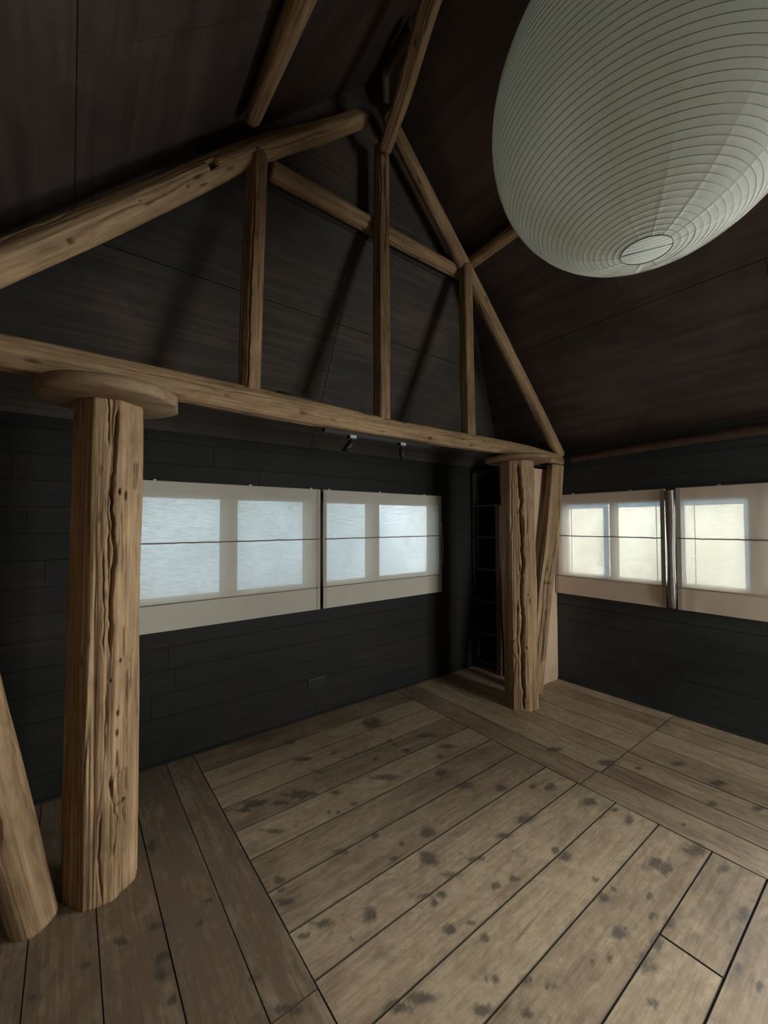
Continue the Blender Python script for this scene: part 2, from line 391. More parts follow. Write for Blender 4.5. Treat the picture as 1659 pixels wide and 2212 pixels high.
add_stains(0, 1650, 2.0, [(1300,125,85,18),(1220,170,60,14),(1110,165,60,13),(1050,200,60,11),(1180,290,65,12),(1205,500,38,18),(1235,600,48,20),(1220,545,38,13),(1460,210,12,10),(1420,210,10,9),
 (1470,380,46,13),(1620,310,30,16),(1600,655,36,38),(1400,690,75,20),(1310,740,50,16),(1520,755,25,12),(520,765,35,20),(370,870,28,16),(860,690,16,20),(900,590,22,11),(700,830,40,26),(690,910,46,34),
 (740,1020,32,28),(1250,1060,95,26),(140,1010,38,24),(650,360,36,34),(680,700,46,18),(1100,930,30,22)])
add_stains(250, 1350, 2.212, [(830,560,30,14),(900,640,60,13),(1040,610,25,12),(1310,550,18,10),(1390,600,40,14),(1550,630,25,12),(1330,570,20,10),(880,810,110,22),(1290,730,85,17),(1230,470,60,34),
 (970,700,28,13),(1560,700,28,18),(1050,800,38,11),(660,860,60,16),(1580,580,65,13),(1140,860,22,17),(1480,530,66,11),(1150,620,16,9),(1240,640,16,9)])
add_stains(1100, 1400, 2.968, [(630,735,70,26),(290,650,60,18),(1080,740,55,22),(1300,1000,50,20),(1340,870,90,22),(1600,1030,60,18),(830,770,34,14),(1120,1130,26,12),(820,960,10,8)])

def board_mesh(rects):
    V, FC, G, T, ST = [], [], [], [], []
    rng = np.random.default_rng(5)
    base = 0
    for (x0, x1, y0, y1, d) in rects:
        gap = (0.0021 if d == 'X' else 0.0013 if x0 > 1 else 0.0006) + rng.random() * 0.0012
        ax0, ax1, ay0, ay1 = x0 + gap, x1 - gap, y0 + gap, y1 - gap
        vis = (x1 > -0.4 and y1 > 0.2)
        cell = 0.013 if vis else 0.12
        nx = max(2, int((ax1 - ax0) / cell)); ny = max(2, int((ay1 - ay0) / cell))
        bv = 0.0012
        xs = np.concatenate([[ax0, ax0, ax0 + bv], np.linspace(ax0 + 2 * bv, ax1 - 2 * bv, nx), [ax1 - bv, ax1, ax1]])
        ys = np.concatenate([[ay0, ay0, ay0 + bv], np.linspace(ay0 + 2 * bv, ay1 - 2 * bv, ny), [ay1 - bv, ay1, ay1]])
        X, Y = np.meshgrid(xs, ys, indexing='ij')
        Z = np.zeros_like(X)
        lev = rng.normal() * 0.0004
        Z += lev + 0.0009 * vnoise(X * 3, Y * 3, rng.random() * 50, 3)
        edge = np.zeros(X.shape, bool); edge[1, :] = edge[-2, :] = True; edge[:, 1] = edge[:, -2] = True
        Z[edge] -= 0.0001
        Z[0, :] = Z[-1, :] = -0.02; Z[:, 0] = Z[:, -1] = -0.02
        sd = rng.random() * 40
        tint = rng.random() if x0 > 0.6 else rng.random() * 0.5 - 0.75  # left strips toned darker: the weaker light there is put into the colour
        along, across = (X, Y) if d == 'X' else (Y, X)
        st = np.zeros_like(X)
        if vis:
            wob = 0.35 * vnoise(along * 30, across * 45, sd, 8) + 0.2 * vnoise(along * 70, across * 110, sd, 9)
            for c, inv, rad in STAINS:
                if c[0] + rad < x0 or c[0] - rad > x1 or c[1] + rad < y0 or c[1] - rad > y1: continue
                dx, dy = X - c[0], Y - c[1]
                u = inv[0, 0] * dx + inv[0, 1] * dy; v = inv[1, 0] * dx + inv[1, 1] * dy
                q = np.sqrt(u * u + v * v) + wob
                st = np.maximum(st, np.clip(1.25 - q, 0, 1))
        for q_ in (0, 1, 2): st[q_, :] = st[-1 - q_, :] = 1.0; st[:, q_] = st[:, -1 - q_] = 1.0   # darker along the joints
        n1, n2 = X.shape
        V.append(np.stack([X, Y, Z], -1).reshape(-1, 3))
        G.append(np.stack([along + sd, across + sd * 0.3, np.full_like(X, sd)], -1).reshape(-1, 3))
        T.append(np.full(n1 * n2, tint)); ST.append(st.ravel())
        idx = np.arange(n1 * n2).reshape(n1, n2) + base
        FC.append(np.stack([idx[:-1, :-1], idx[1:, :-1], idx[1:, 1:], idx[:-1, 1:]], -1).reshape(-1, 4))
        base += n1 * n2
    V = np.concatenate(V); FC = np.concatenate(FC)
    me = bpy.data.meshes.new('floor'); me.vertices.add(len(V)); me.vertices.foreach_set('co', V.ravel())
    me.loops.add(FC.size); me.loops.foreach_set('vertex_index', FC.ravel().astype(np.int32))
    me.polygons.add(len(FC)); me.polygons.foreach_set('loop_start', np.arange(0, FC.size, 4, dtype=np.int32))
    sm = (V[FC][:, :, 2].min(1) > -0.01); me.polygons.foreach_set('use_smooth', sm.astype(bool))
    me.update(calc_edges=True)
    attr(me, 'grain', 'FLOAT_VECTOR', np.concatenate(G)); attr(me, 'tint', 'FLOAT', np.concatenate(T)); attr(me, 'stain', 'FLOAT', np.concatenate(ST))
    return me
rects = []
ysn = [YB, 2.68, 2.482, 2.275, 2.07, 1.86, 1.655, 1.449, 1.25, 1.04, 0.836, 0.622, 0.435, 0.21, 0.0, -0.22, -0.45, -0.7, -0.95, -1.2, -1.45, -1.7, -1.95, -2.2, -2.4, YF]
for a, b in zip(ysn[1:], ysn[:-1]):
    if abs(a - 0.435) < 0.01: rects += [(0.66, 1.735, a, b, 'X'), (1.735, 2.355, a, b, 'X')]
    else: rects.append((0.66, 2.355, a, b, 'X'))
def strips(xs, cuts):
    for k, (a, b) in enumerate(zip(xs[:-1], xs[1:])):
        for c, d in zip(cuts[1:], cuts[:-1]): rects.append((a, b, c, d, 'Y'))
strips([2.355, 2.562], [YB, 1.235, -0.75, YF])
strips([2.562, 2.785, 2.96, 3.205, 3.45, 3.62, XR], [YB, 1.215])
strips([2.562, 2.72, 2.93, 3.17, 3.40, 3.60, XR], [1.215, -0.75, YF])
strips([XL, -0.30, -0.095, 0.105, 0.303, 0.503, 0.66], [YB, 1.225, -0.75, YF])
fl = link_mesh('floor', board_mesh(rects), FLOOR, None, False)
mb = MB(); mb.box(XL - 0.1, XR + 0.1, YF - 0.1, YB + 0.1, -0.12, -0.018)
sub = mb.build('subfloor', DARK, fl)
fl['kind'] = 'structure'

# ------------------------------------------------------------------ walls
random.seed(3)
def plank_wall(name, axis, pos, inward, lo, hi, ztop, holes, mat, cham=0.0009):
    """horizontal boards on a solid backing; holes = (a0, a1, z0, z1)"""
    mb = MB()
    rows = [0.0]
    while rows[-1] < ztop - 0.01: rows.append(min(ztop, rows[-1] + 0.145))
    def put(mb, a0, a1, z0, z1, d0, d1):
        p0, p1 = sorted((pos - inward * d0, pos - inward * d1))
        if axis == 'X': mb.box(a0, a1, p0, p1, z0, z1)
        else: mb.box(p0, p1, a0, a1, z0, z1)
    for r0, r1 in zip(rows[:-1], rows[1:]):
        zs = sorted({r0, r1, *[h[2] for h in holes if r0 < h[2] < r1], *[h[3] for h in holes if r0 < h[3] < r1]})
        joints = []
        a = lo + random.uniform(0.3, 1.4)
        while a < hi - 0.3: joints.append(a); a += random.uniform(1.2, 1.9)
        for z0, z1 in zip(zs[:-1], zs[1:]):
            zm = (z0 + z1) / 2
            cuts = [(h[0], h[1]) for h in holes if h[2] < zm < h[3]]
            segs, s = [], lo
            for c0, c1 in sorted(cuts): segs.append((s, c0)); s = c1
            segs.append((s, hi))
            for s0, s1 in segs:
                if s1 - s0 < 0.02: continue
                ps = [s0] + [j for j in joints if s0 + 0.03 < j < s1 - 0.03] + [s1]
                for q0, q1 in zip(ps[:-1], ps[1:]):
                    g0 = 0.0006 if z0 == r0 else 0; g1 = 0.0006 if z1 == r1 else 0
                    put(mb, q0 + 0.0007, q1 - 0.0007, z0 + g0, z1 - g1, 0.0 + random.uniform(0, 0.0005), 0.012)
    o = mb.build(name, mat, None, cham, False, 1)
    bk = MB(); s = lo - 0.1
    zs = sorted({0.0, ztop, *[h[2] for h in holes], *[h[3] for h in holes]})
    for z0, z1 in zip(zs[:-1], zs[1:]):
        zm = (z0 + z1) / 2; s = lo - 0.12
        for c0, c1 in sorted([(h[0], h[1]) for h in holes if h[2] < zm < h[3]]):
            put(bk, s, c0, z0, z1, 0.011, 0.12); s = c1
        put(bk, s, hi + 0.12, z0, z1, 0.011, 0.12)
    b = bk.build('wall_backing', DARK, o)
    o['kind'] = 'structure'
    return o
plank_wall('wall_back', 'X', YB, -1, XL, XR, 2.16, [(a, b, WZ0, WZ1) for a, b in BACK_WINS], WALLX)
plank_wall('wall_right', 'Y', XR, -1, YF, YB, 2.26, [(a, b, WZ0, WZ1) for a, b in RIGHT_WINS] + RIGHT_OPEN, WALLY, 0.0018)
plank_wall('wall_left', 'Y', XL, 1, YF, YB, 2.38, [], BOARDS)
plank_wall('wall_front', 'X', YF, 1, XL, XR, 2.4, FRONT_OPEN, PLASTER)
mb = MB(); mb.add([(XL - .1, YF - .11, 2.3), (XR + .1, YF - .11, 2.3), (1.545, YF - .11, 4.55), (XL - .1, YF - .01, 2.3), (XR + .1, YF - .01, 2.3), (1.545, YF - .01, 4.55)],
                  [(0, 1, 2), (5, 4, 3), (0, 3, 4, 1), (1, 4, 5, 2), (2, 5, 3, 0)])
mb.build('wall_front', PLASTER)['kind'] = 'structure'
# thin worn skirting along the bottom of the two seen walls
mb = MB(); mb.box(XR - 0.014, XR - 0.0005, YF, 2.19, 0.0, 0.022); mb.build('baseboard_right', WALLY, None, 0.003)['kind'] = 'structure'
mb = MB(); mb.box(XL, 3.37, YB - 0.010, YB - 0.0005, 0.0, 0.016); mb.build('baseboard_back', WALLX, None, 0.002)['kind'] = 'structure'

# ------------------------------------------------------------------ roof slopes
def slope(name, origin, u, v, ucuts, vcuts, thick, mat, shape=None, stagger=None):
    """panels on a plane origin + a*u + b*v, outward normal = u x v side given by sign of thick"""
    o3, u, v = np.array(origin, float), np.array(u, float), np.array(v, float)
    u /= np.linalg.norm(u); v /= np.linalg.norm(v); n = np.cross(u, v); n /= np.linalg.norm(n)
    mb = MB(); g = 0.0015
    for k, (b0, b1) in enumerate(zip(vcuts[:-1], vcuts[1:])):
        uc = ucuts if stagger is None else stagger[k]
        for a0, a1 in zip(uc[:-1], uc[1:]):
            q = [(a0 + g, b0 + g), (a1 - g, b0 + g), (a1 - g, b1 - g), (a0 + g, b1 - g)]
            if shape: q = shape(q)
            if not q: continue
            top = [o3 + a * u + b * v for a, b in q]; bot = [p + n * thick for p in top]
            m = len(q)
            mb.add(top + bot, [tuple(range(m)), tuple(range(2 * m - 1, m - 1, -1))] + [(i, i + m, (i + 1) % m + m, (i + 1) % m) for i in range(m)])
    o = mb.build(name, mat, None, 0.0012, False, 1)
    bk = MB(); uc = (ucuts if stagger is None else stagger[0])
    q = [(uc[0], vcuts[0]), (uc[-1], vcuts[0]), (uc[-1], vcuts[-1]), (uc[0], vcuts[-1])]
    if shape: q = shape(q)
    top = [o3 + a * u + b * v + n * thick * 0.9 for a, b in q]; bot = [p + n * (thick * 5) for p in top]; m = len(q)
    bk.add(top + bot, [tuple(range(m)), tuple(range(2 * m - 1, m - 1, -1))] + [(i, i + m, (i + 1) % m + m, (i + 1) % m) for i in range(m)])
    bk.build('roof_backing', DARK, o)
    o['kind'] = 'structure'
    return o
SR, SL = 6.01, 2.92                     # x + z on the right slope, z - x on the left slope
RX = (SR - SL) / 2; RZ = (SR + SL) / 2  # ridge
q2 = math.sqrt(2)
# right slope: u along +y, v up the slope
vb = (3.98 - RX) * q2 + 0.1
slope('ceiling', (3.98, YF - 0.1, SR - 3.98), (0, 1, 0), (-1, 0, 1), [0, 2.1, 3.92, 5.6],
      [0, (3.98 - 3.045) * q2, (3.98 - 2.40) * q2, vb], 0.012, ROOF,
      stagger=[[0, 1.4, 3.2, 5.6], [0, 2.1, 3.92, 5.6], [0, 1.0, 3.0, 5.6]])
vb = (RX + 0.78) * q2 + 0.1
slope('ceiling', (-0.78, YF - 0.1, SL - 0.78), (0, 1, 0), (1, 0, 1), [0, 2.4, 4.3, 5.6], [0, 1.1, 2.2, vb], -0.012, ROOF,
      stagger=[[0, 1.6, 3.4, 5.6], [0, 2.4, 4.22, 5.6], [0, 1.4, 3.4, 5.6]])
# hip slope behind the truss, rising from the back wall, trimmed at the small gable
HK = 0.52; HZ = 3.44
hv = np.array([0, -HK, 1.0]); hl = np.linalg.norm(hv)
slope('ceiling', (-0.9, YB + 0.02, 2.1 - 0.04), (1, 0, 0), hv, [0, 2.405, 4.9], [0, 0.97, (HZ - 2.06) * hl], -0.012, HIP)
mb = MB(); yg = YB - HK * (HZ - 2.1) + 0.0
mb.add([(-0.2, yg, HZ - 0.03), (3.3, yg, HZ - 0.03), (3.3, yg, 4.6), (-0.2, yg, 4.6), (-0.2, yg + .05, HZ - 0.03), (3.3, yg + .05, HZ - 0.03), (3.3, yg + .05, 4.6), (-0.2, yg + .05, 4.6)],
       [(0, 1, 2, 3), (7, 6, 5, 4), (0, 4, 5, 1), (1, 5, 6, 2), (2, 6, 7, 3), (3, 7, 4, 0)])
mb.build('wall_gable', HIP)['kind'] = 'structure'

# ------------------------------------------------------------------ windows
def window(name, axis, pos, a0, a1, z0, z1, stile, panes, blue_strips=False, muntins=()):
    root = empty(name, (pos, a0, z0) if axis == 'Y' else (a0, pos, z0)); root['kind'] = 'structure'
    def put(mb, p0, p1, q0, q1, d0, d1):
        if axis == 'X': mb.box(p0, p1, pos + d0, pos + d1, q0, q1)
        else: mb.box(pos + d0, pos + d1, p0, p1, q0, q1)
    f = MB(); w = 0.016
    put(f, a0, a1, z0, z0 + w, 0.002, 0.135); put(f, a0, a1, z1 - w * .4, z1, 0.002, 0.135)
    put(f, a0, a0 + w * .5, z0 + w, z1 - w * .4, 0.002, 0.135); put(f, a1 - w * .5, a1, z0 + w, z1 - w * .4, 0.002, 0.135)
    f.build('window_frame', SASH if not blue_strips else BLUEF, root, 0.001)
    s = MB()
    for s0, s1 in stile: put(s, s0, s1, z0 + w, z1 - w * .4, 0.05, 0.075)
    s.build('sash_stile', SASH, root, 0.002)
    for m0 in muntins:
        mm = MB(); put(mm, m0 - 0.0025, m0 + 0.0025, z0 + w, z1 - .03, 0.045, 0.05); mm.build('muntin', SASH, root)
    if blue_strips:
        fm = MB()
        for p0, p1 in panes:
            put(fm, a0 + .008 if p0 < a0 + 0.1 else p0 - .045, p1 + .06, 1.634, z1 - w * .4, 0.032, 0.0325)
            put(fm, p1, p1 + .02, z0 + w, 1.634, 0.032, 0.0325)
            put(fm, p0 - 0.045, p0, z0 + w, 1.634, 0.032, 0.0325)
        fm.build('pane_light_strips', BLUE_STRIP, root)  # added strips, tinted to imitate the bluish light round the panes
    g = MB(); put(g, a0 + .008, a1 - .008, z0 + w, z1 - w * .4, 0.0885, 0.0915); g.build('window_pane', GLASS, root)
    return root
window('window_1', 'X', YB, 0.32, 1.51, WZ0, WZ1, [(0.838, 0.955)], [])
window('window_2', 'X', YB, 1.615, 2.885, WZ0, WZ1, [(2.075, 2.215)], [])
window('window_3', 'Y', XR, 1.25, 2.125, WZ0, WZ1, [(1.633, 1.70)], [(1.281, 1.628), (1.746, 2.093)], True, (1.33, 2.05))
window('window_4', 'Y', XR, 0.60, 1.165, WZ0, WZ1, [(0.645, 0.755)], [(0.775, 1.13)], True, (1.07,))
for n, (a, b, z0, z1) in zip(('added_opening_1',), RIGHT_OPEN):  # added opening, never in view, lets in extra daylight from the right
    root = empty(n, (XR, a, z0)); root['kind'] = 'structure'
    f = MB()
    for p0, p1, q0, q1 in ((a, b, z0, z0 + .05), (a, b, z1 - .05, z1), (a, a + .05, z0 + .05, z1 - .05), (b - .05, b, z0 + .05, z1 - .05), ((a + b) / 2 - .03, (a + b) / 2 + .03, z0 + .05, z1 - .05)):
        f.box(XR + .01, XR + .1, p0, p1, q0, q1)
    f.build('added_opening_frame', SASH, root, .002)
    g = MB(); g.box(XR + .05, XR + .056, a + .05, b - .05, z0 + .05, z1 - .05); g.build('added_opening_pane', GLASS, root)

for a, b, z0, z1 in FRONT_OPEN:  # added opening behind the camera, never in view, for more daylight
    root = empty('added_opening_2', (a, YF, z0)); root['kind'] = 'structure'
    f = MB()
    for p0, p1, q0, q1 in ((a, b, z0, z0 + .05), (a, b, z1 - .05, z1), (a, a + .05, z0 + .05, z1 - .05), (b - .05, b, z0 + .05, z1 - .05), ((a + b) / 2 - .03, (a + b) / 2 + .03, z0 + .05, z1 - .05)):
        f.box(p0, p1, YF - .1, YF - .01, q0, q1)
    f.build('added_opening_frame', SASH, root, .002)
    g = MB(); g.box(a + .05, b - .05, YF - .056, YF - .05, z0 + .05, z1 - .05); g.build('added_opening_pane', GLASS, root)

# ------------------------------------------------------------------ roman blinds
def blind(axis, pos, a0, a1, cloth, label, seed, hems=True, clips=(), edge_high=None):
    """hangs 3 cm inside the wall plane at pos (axis = direction of its width)"""
    zt, zb = 1.772, 0.832; off = 0.034
    root = empty('roman_blind', (a0, pos - off, zb) if axis == 'X' else (pos - off, a0, zb))
    tag(root, label, 'blind', 'linen roman blinds on the ' + ('back' if axis == 'X' else 'right') + ' wall')
    def P(a, d, z): return (a, pos - d, z) if axis == 'X' else (pos - d, a, z)
    na, nz_ = 90, 70
    A, Zz = np.meshgrid(np.linspace(a0, a1, na), np.linspace(zb, zt - 0.006, nz_), indexing='ij')
    D = off + 0.0016 * vnoise(A * 5, Zz * 3, seed * 7.7, 4) + 0.0012 * vnoise(A * 17, Zz * 5, seed * 3.1, 5)
    D -= 0.004 * np.clip(1 - np.abs(Zz - 1.0) / 0.05, 0, 1)
    V = np.zeros((na, nz_, 3)); V[..., 2] = Zz
    if axis == 'X': V[..., 0] = A; V[..., 1] = pos - D
    else: V[..., 1] = A; V[..., 0] = pos - D
    idx = np.arange(na * nz_).reshape(na, nz_)
    fc = np.stack([idx[:-1, :-1], idx[1:, :-1], idx[1:, 1:], idx[:-1, 1:]], -1).reshape(-1, 4)
    me = bpy.data.meshes.new('fabric'); me.from_pydata(V.reshape(-1, 3).tolist(), [], fc.tolist())
    uv = me.uv_layers.new(name='UVMap'); li = np.zeros(len(me.loops), np.int32); me.loops.foreach_get('vertex_index', li)
    UV = np.stack([A.ravel(), Zz.ravel()], -1)[li] + seed; uv.data.foreach_set('uv', UV.ravel())
    link_mesh('fabric', me, cloth, root)
    def boxp(mb, p0, p1, d0, d1, q0, q1):
        x = sorted((pos - d0, pos - d1))
        if axis == 'X': mb.box(p0, p1, x[0], x[1], q0, q1)
        else: mb.box(x[0], x[1], p0, p1, q0, q1)
    h = MB(); boxp(h, a0, a1, 0.004, off - 0.002, zt - 0.020, zt); h.build('head_rail', HEM, root, 0.002)['label'] = 'grey beige rail along the top of the blind'
    for s, (p0, p1) in enumerate(((a0, a0 + .03), (a1 - .03, a1))):
        h = MB(); boxp(h, p0, p1, off + .002, off + .0035, zb, zt - .006); h.build('side_hem', HEM, root)
    b = MB(); n = 30; pts = []
    for k in range(n + 1):
        a = a0 + .012 + (a1 - a0 - .024) * k / n
        pts.append(P(a, off + .006, 1.380 + 0.0025 * math.sin(k * .9 + seed) * (k % 5 == 2)))
    b.tube(pts, 0.0042, 8); b.build('batten', BATTEN, root, 0, True)['label'] = 'thin brown batten across the middle of the blind'
    b = MB(); b.tube([P(a0 + .01, off + .004, 1.0), P((a0 + a1) / 2, off + .005, 1.001), P(a1 - .01, off + .004, 1.0)], 0.0026, 8)
    b.build('lower_batten', BATTEN, root, 0, True)
    for c in clips:
        k = MB(); boxp(k, c - .009, c + .009, .002, .022, zt, zt + .009); k.build('mounting_clip', WHITE, root, .001)
    return root
blind('X', YB, 0.27, 1.572, LINEN_B, 'cream linen blind on the back wall beside the near left pillar, glowing pale blue', 1, True, (0.42, 1.02, 1.50))
rb = blind('X', YB, 1.598, 2.912, LINEN_B, 'cream linen blind at the right end of the back wall, with a white pull cord', 2, True, (1.66, 2.17, 2.70))
c = MB(); pts = []
for k in range(25):
    t = k / 24
    pts.append((2.925 + 0.028 * math.sin(math.pi * t) ** 2 * t, YB - 0.03, 1.50 - 0.40 * t + (0.0)))
pts += [(2.932, YB - .03, 1.092), (2.92, YB - .03, 1.104)]
c.tube(pts, 0.0022, 6); c.build('pull_cord', CORD, rb, 0, True)['label'] = 'thin white pull cord'
c = MB(); c.box(2.914, 2.926, YB - .036, YB - .024, 1.495, 1.508); c.build('cord_guide', WHITE, rb, .002)
bR = blind('Y', XR, 1.243, 2.172, LINEN_R, 'bright sunlit linen blind on the right wall next to the brown bookcase panel', 3, True, (1.5, 2.0))
blind('Y', XR, 0.56, 1.166, LINEN_R, 'bright linen blind cut off by the right edge of the photo', 4, True, (0.9,))
# convex curled edge between the right-wall blinds
mb = MB()
zs = np.linspace(0.835, 1.755, 40); ring = []
m = 10
for z in zs:
    w = 0.030 + 0.003 * math.sin(z * 9) - 0.008 * max(0, (0.95 - z) / 0.115)
    dd = 0.030 if z > 0.9 else 0.030 * (0.3 + 0.7 * (z - 0.835) / 0.065)
    ring.append([(XR - 0.036 - dd * math.sin(math.pi * k / m), 1.205 - w * math.cos(math.pi * k / m), z) for k in range(m + 1)])
vs = [p for r_ in ring for p in r_]; fs = []
for i in range(len(zs) - 1):
    for k in range(m):
        fs.append((i * (m + 1) + k, i * (m + 1) + k + 1, (i + 1) * (m + 1) + k + 1, (i + 1) * (m + 1) + k))
mb.add(vs, fs)
mb.build('curled_edge', SHEEN, bR, 0, True)['label'] = 'curled vertical edge of shiny pale fabric'

# ------------------------------------------------------------------ logs
def catmull(P, R_, n):
    P = np.array(P, float); R_ = np.array(R_, float)
    if len(P) == 2:
        t = np.linspace(0, 1, n)[:, None]; return P[0] * (1 - t) + P[1] * t, (R_[0] * (1 - t) + R_[1] * t)[:, 0]
    seg = np.linalg.norm(np.diff(P, axis=0), axis=1); cum = np.concatenate([[0], np.cumsum(seg)])
    ss = np.linspace(0, cum[-1], n); out = []; rr = np.interp(ss, cum, R_)
    T = np.gradient(P, cum, axis=0)
    for s in ss:
        i = min(np.searchsorted(cum, s, 'right') - 1, len(P) - 2); i = max(i, 0)
        h = cum[i + 1] - cum[i]; t = (s - cum[i]) / h
        a = 2 * t**3 - 3 * t**2 + 1; b = t**3 - 2 * t**2 + t; c = -2 * t**3 + 3 * t**2; d = t**3 - t**2
        out.append(a * P[i] + b * h * T[i] + c * P[i + 1] + d * h * T[i + 1])
    return np.array(out), rr
def log(name, P, R_, mat, ref, seed, label=None, cat=None, group=None, parent=None, facets=(), cracks=(), dents=(), nth=72, step=0.015,
        lump=0.05, groove=0.018, random_cracks=3, cut=None, end_round=0.0, fissure=0.035):
    """tapered hewn log. facets: (azimuth deg, distance/r). cracks: ([(th, s)..], width, depth). dents: (th, s, hw, hs, depth, colour darkening)"""
    L = sum(np.linalg.norm(np.array(P[i + 1]) - np.array(P[i])) for i in range(len(P) - 1))
    n = max(8, int(L / step)); C, R0 = catmull(P, R_, n)
    s = np.concatenate([[0], np.cumsum(np.linalg.norm(np.diff(C, axis=0), axis=1))])
    T = np.gradient(C, axis=0); T /= np.linalg.norm(T, axis=1)[:, None]
    ref = np.array(ref, float)
    E1 = ref[None] - T * (T @ ref)[:, None]; E1 /= np.linalg.norm(E1, axis=1)[:, None]
    E2 = np.cross(T, E1)
    th = np.linspace(0, 2 * np.pi, nth, endpoint=False)
    TH, SS = np.meshgrid(th, s); RR = np.repeat(R0[:, None], nth, 1)
    cx, sx = np.cos(TH), np.sin(TH)
    r = RR * (1 + lump * vnoise(cx * 1.2 + 9, sx * 1.2, SS * 2.2, seed) + lump * 0.5 * vnoise(cx * 2.5, sx * 2.5, SS * 6, seed + 1))
    for k, (az, dist) in enumerate(facets):
        dth = (TH - math.radians(az) + np.pi) % (2 * np.pi) - np.pi
        lim = RR * (dist + 0.02 * vnoise(SS * 3, k, 0, seed + 5)) / np.maximum(np.cos(dth), 0.2)
        kk = 0.05 * RR
        hh = np.clip(0.5 + 0.5 * (lim - r) / kk, 0, 1)
        r = lim * (1 - hh) + r * hh - kk * hh * (1 - hh)
    r += RR * groove * vnoise(cx * 7, sx * 7, SS * 1.3, seed + 2) + RR * groove * 0.6 * vnoise(cx * 15, sx * 15, SS * 2.5, seed + 3)
    n1 = vnoise(cx * 5.5, sx * 5.5, SS * 0.8, seed + 12); n2 = vnoise(cx * 9, sx * 9, SS * 1.1, seed + 13)
    msk = np.clip(0.5 + 1.6 * vnoise(cx * 2, sx * 2, SS * 1.7, seed + 14), 0, 1)
    r -= RR * fissure * (np.clip(1 - np.abs(n1) * 9, 0, 1) * msk + 0.6 * np.clip(1 - np.abs(n2) * 8, 0, 1) * (1 - msk * 0.5))
    stain = np.zeros_like(r)
    rng = random.Random(seed)
    cr = list(cracks)
    for _ in range(random_cracks):
        t0 = rng.uniform(0, 2 * math.pi); s0 = rng.uniform(0, L * 0.8); ln = rng.uniform(0.25, 0.9)
        cr.append(([(t0 + 0.12 * math.sin(i * 1.7 + t0), s0 + ln * i / 6) for i in range(7)], 0.0035, 0.010))
    for pts, w, dp in cr:
        ps = sorted([(q[1], q[0]) for q in pts]); sv = [q[0] for q in ps]; tv = np.unwrap([q[1] for q in ps])
        tc_ = np.interp(SS, sv, tv) + 0.035 * vnoise(SS * 8, w * 7919 + tv[0] * 5, 0, seed + 7) + 0.03 * vnoise(SS * 32, w * 7919 + tv[0] * 5, 0, seed + 8)
        d = ((TH - tc_ + np.pi) % (2 * np.pi) - np.pi) * RR
        ends = np.clip((SS - sv[0]) / 0.05 + 0.15, 0, 1) * np.clip((sv[-1] - SS) / 0.05 + 0.15, 0, 1)
        ends = np.where((SS < sv[0] - 0.005) | (SS > sv[-1] + 0.005), 0, ends)
        ww = w * (1 + 0.4 * vnoise(SS * 14, 3.3, 0, seed + 9) + 0.35 * vnoise(SS * 40, 5.3, 0, seed + 10))
        r -= dp * ends * np.exp(-(d / ww) ** 2)
    for t0, s0, hw, hs, dp, stn in dents:
        d = np.abs(((TH - t0 + np.pi) % (2 * np.pi) - np.pi) * RR) / hw; e = np.abs(SS - s0) / hs
        if dp > 0.02 or hw > 0.012:
            m_ = np.clip((1.1 - d) / 0.2, 0, 1) * np.clip((1.1 - e) / 0.2, 0, 1)
        else:
            m_ = np.clip(1.3 - np.sqrt(d * d + e * e), 0, 1); m_ = np.minimum(1, m_ * 1.6)
        r -= dp * m_; stain = np.maximum(stain, stn * m_)  # hollows also turn darker in colour
    if end_round > 0:
        for dist_ in (SS, L - SS):
            t = np.clip(dist_ / end_round, 0, 1); r *= np.sqrt(np.clip(1 - (1 - t) ** 2 * 0.5, 0, 1))
    V = C[:, None, :] + r[..., None] * (cx[..., None] * E1[:, None, :] + sx[..., None] * E2[:, None, :])
    if cut is not None: V = cut(V)
    G = np.stack([cx * RR, sx * RR, SS + seed * 1.37], -1)
    base = np.arange(n * nth).reshape(n, nth); nx = np.roll(base, -1, 1)
    fc = np.stack([base[:-1], nx[:-1], nx[1:], base[1:]], -1).reshape(-1, 4).tolist()
    V2 = V.reshape(-1, 3); G2 = G.reshape(-1, 3); st = stain.ravel()
    V2 = np.concatenate([V2, V[0].mean(0)[None], V[-1].mean(0)[None]]); G2 = np.concatenate([G2, [[0, 0, seed * 1.37]], [[0, 0, L + seed * 1.37]]]); st = np.concatenate([st, [0, 0]])
    i0, i1 = n * nth, n * nth + 1
    fc += [(int(nx[0, k]), int(base[0, k]), i0) for k in range(nth)] + [(int(base[-1, k]), int(nx[-1, k]), i1) for k in range(nth)]
    me = bpy.data.meshes.new(name); me.from_pydata(V2.tolist(), [], fc)
    attr(me, 'grain', 'FLOAT_VECTOR', G2); attr(me, 'stain', 'FLOAT', st)
    o = link_mesh(name, me, mat, parent)
    ca = [e.index for e in me.edges if False]
    if label: tag(o, label, cat, group)
    return o
def on_cyl(px, py, c, r):                        # pixel -> (theta, z) on a vertical cylinder
    d = ray(px, py); ox, oy = -c[0], -c[1]
    A = d[0]**2 + d[1]**2; B = 2 * (d[0] * ox + d[1] * oy); C_ = ox**2 + oy**2 - r * r
    disc = B * B - 4 * A * C_
    t = (-B - math.sqrt(max(disc, 0))) / (2 * A); p = CAM + d * t
    return math.atan2(p[1] - c[1], p[0] - c[0]), p[2]

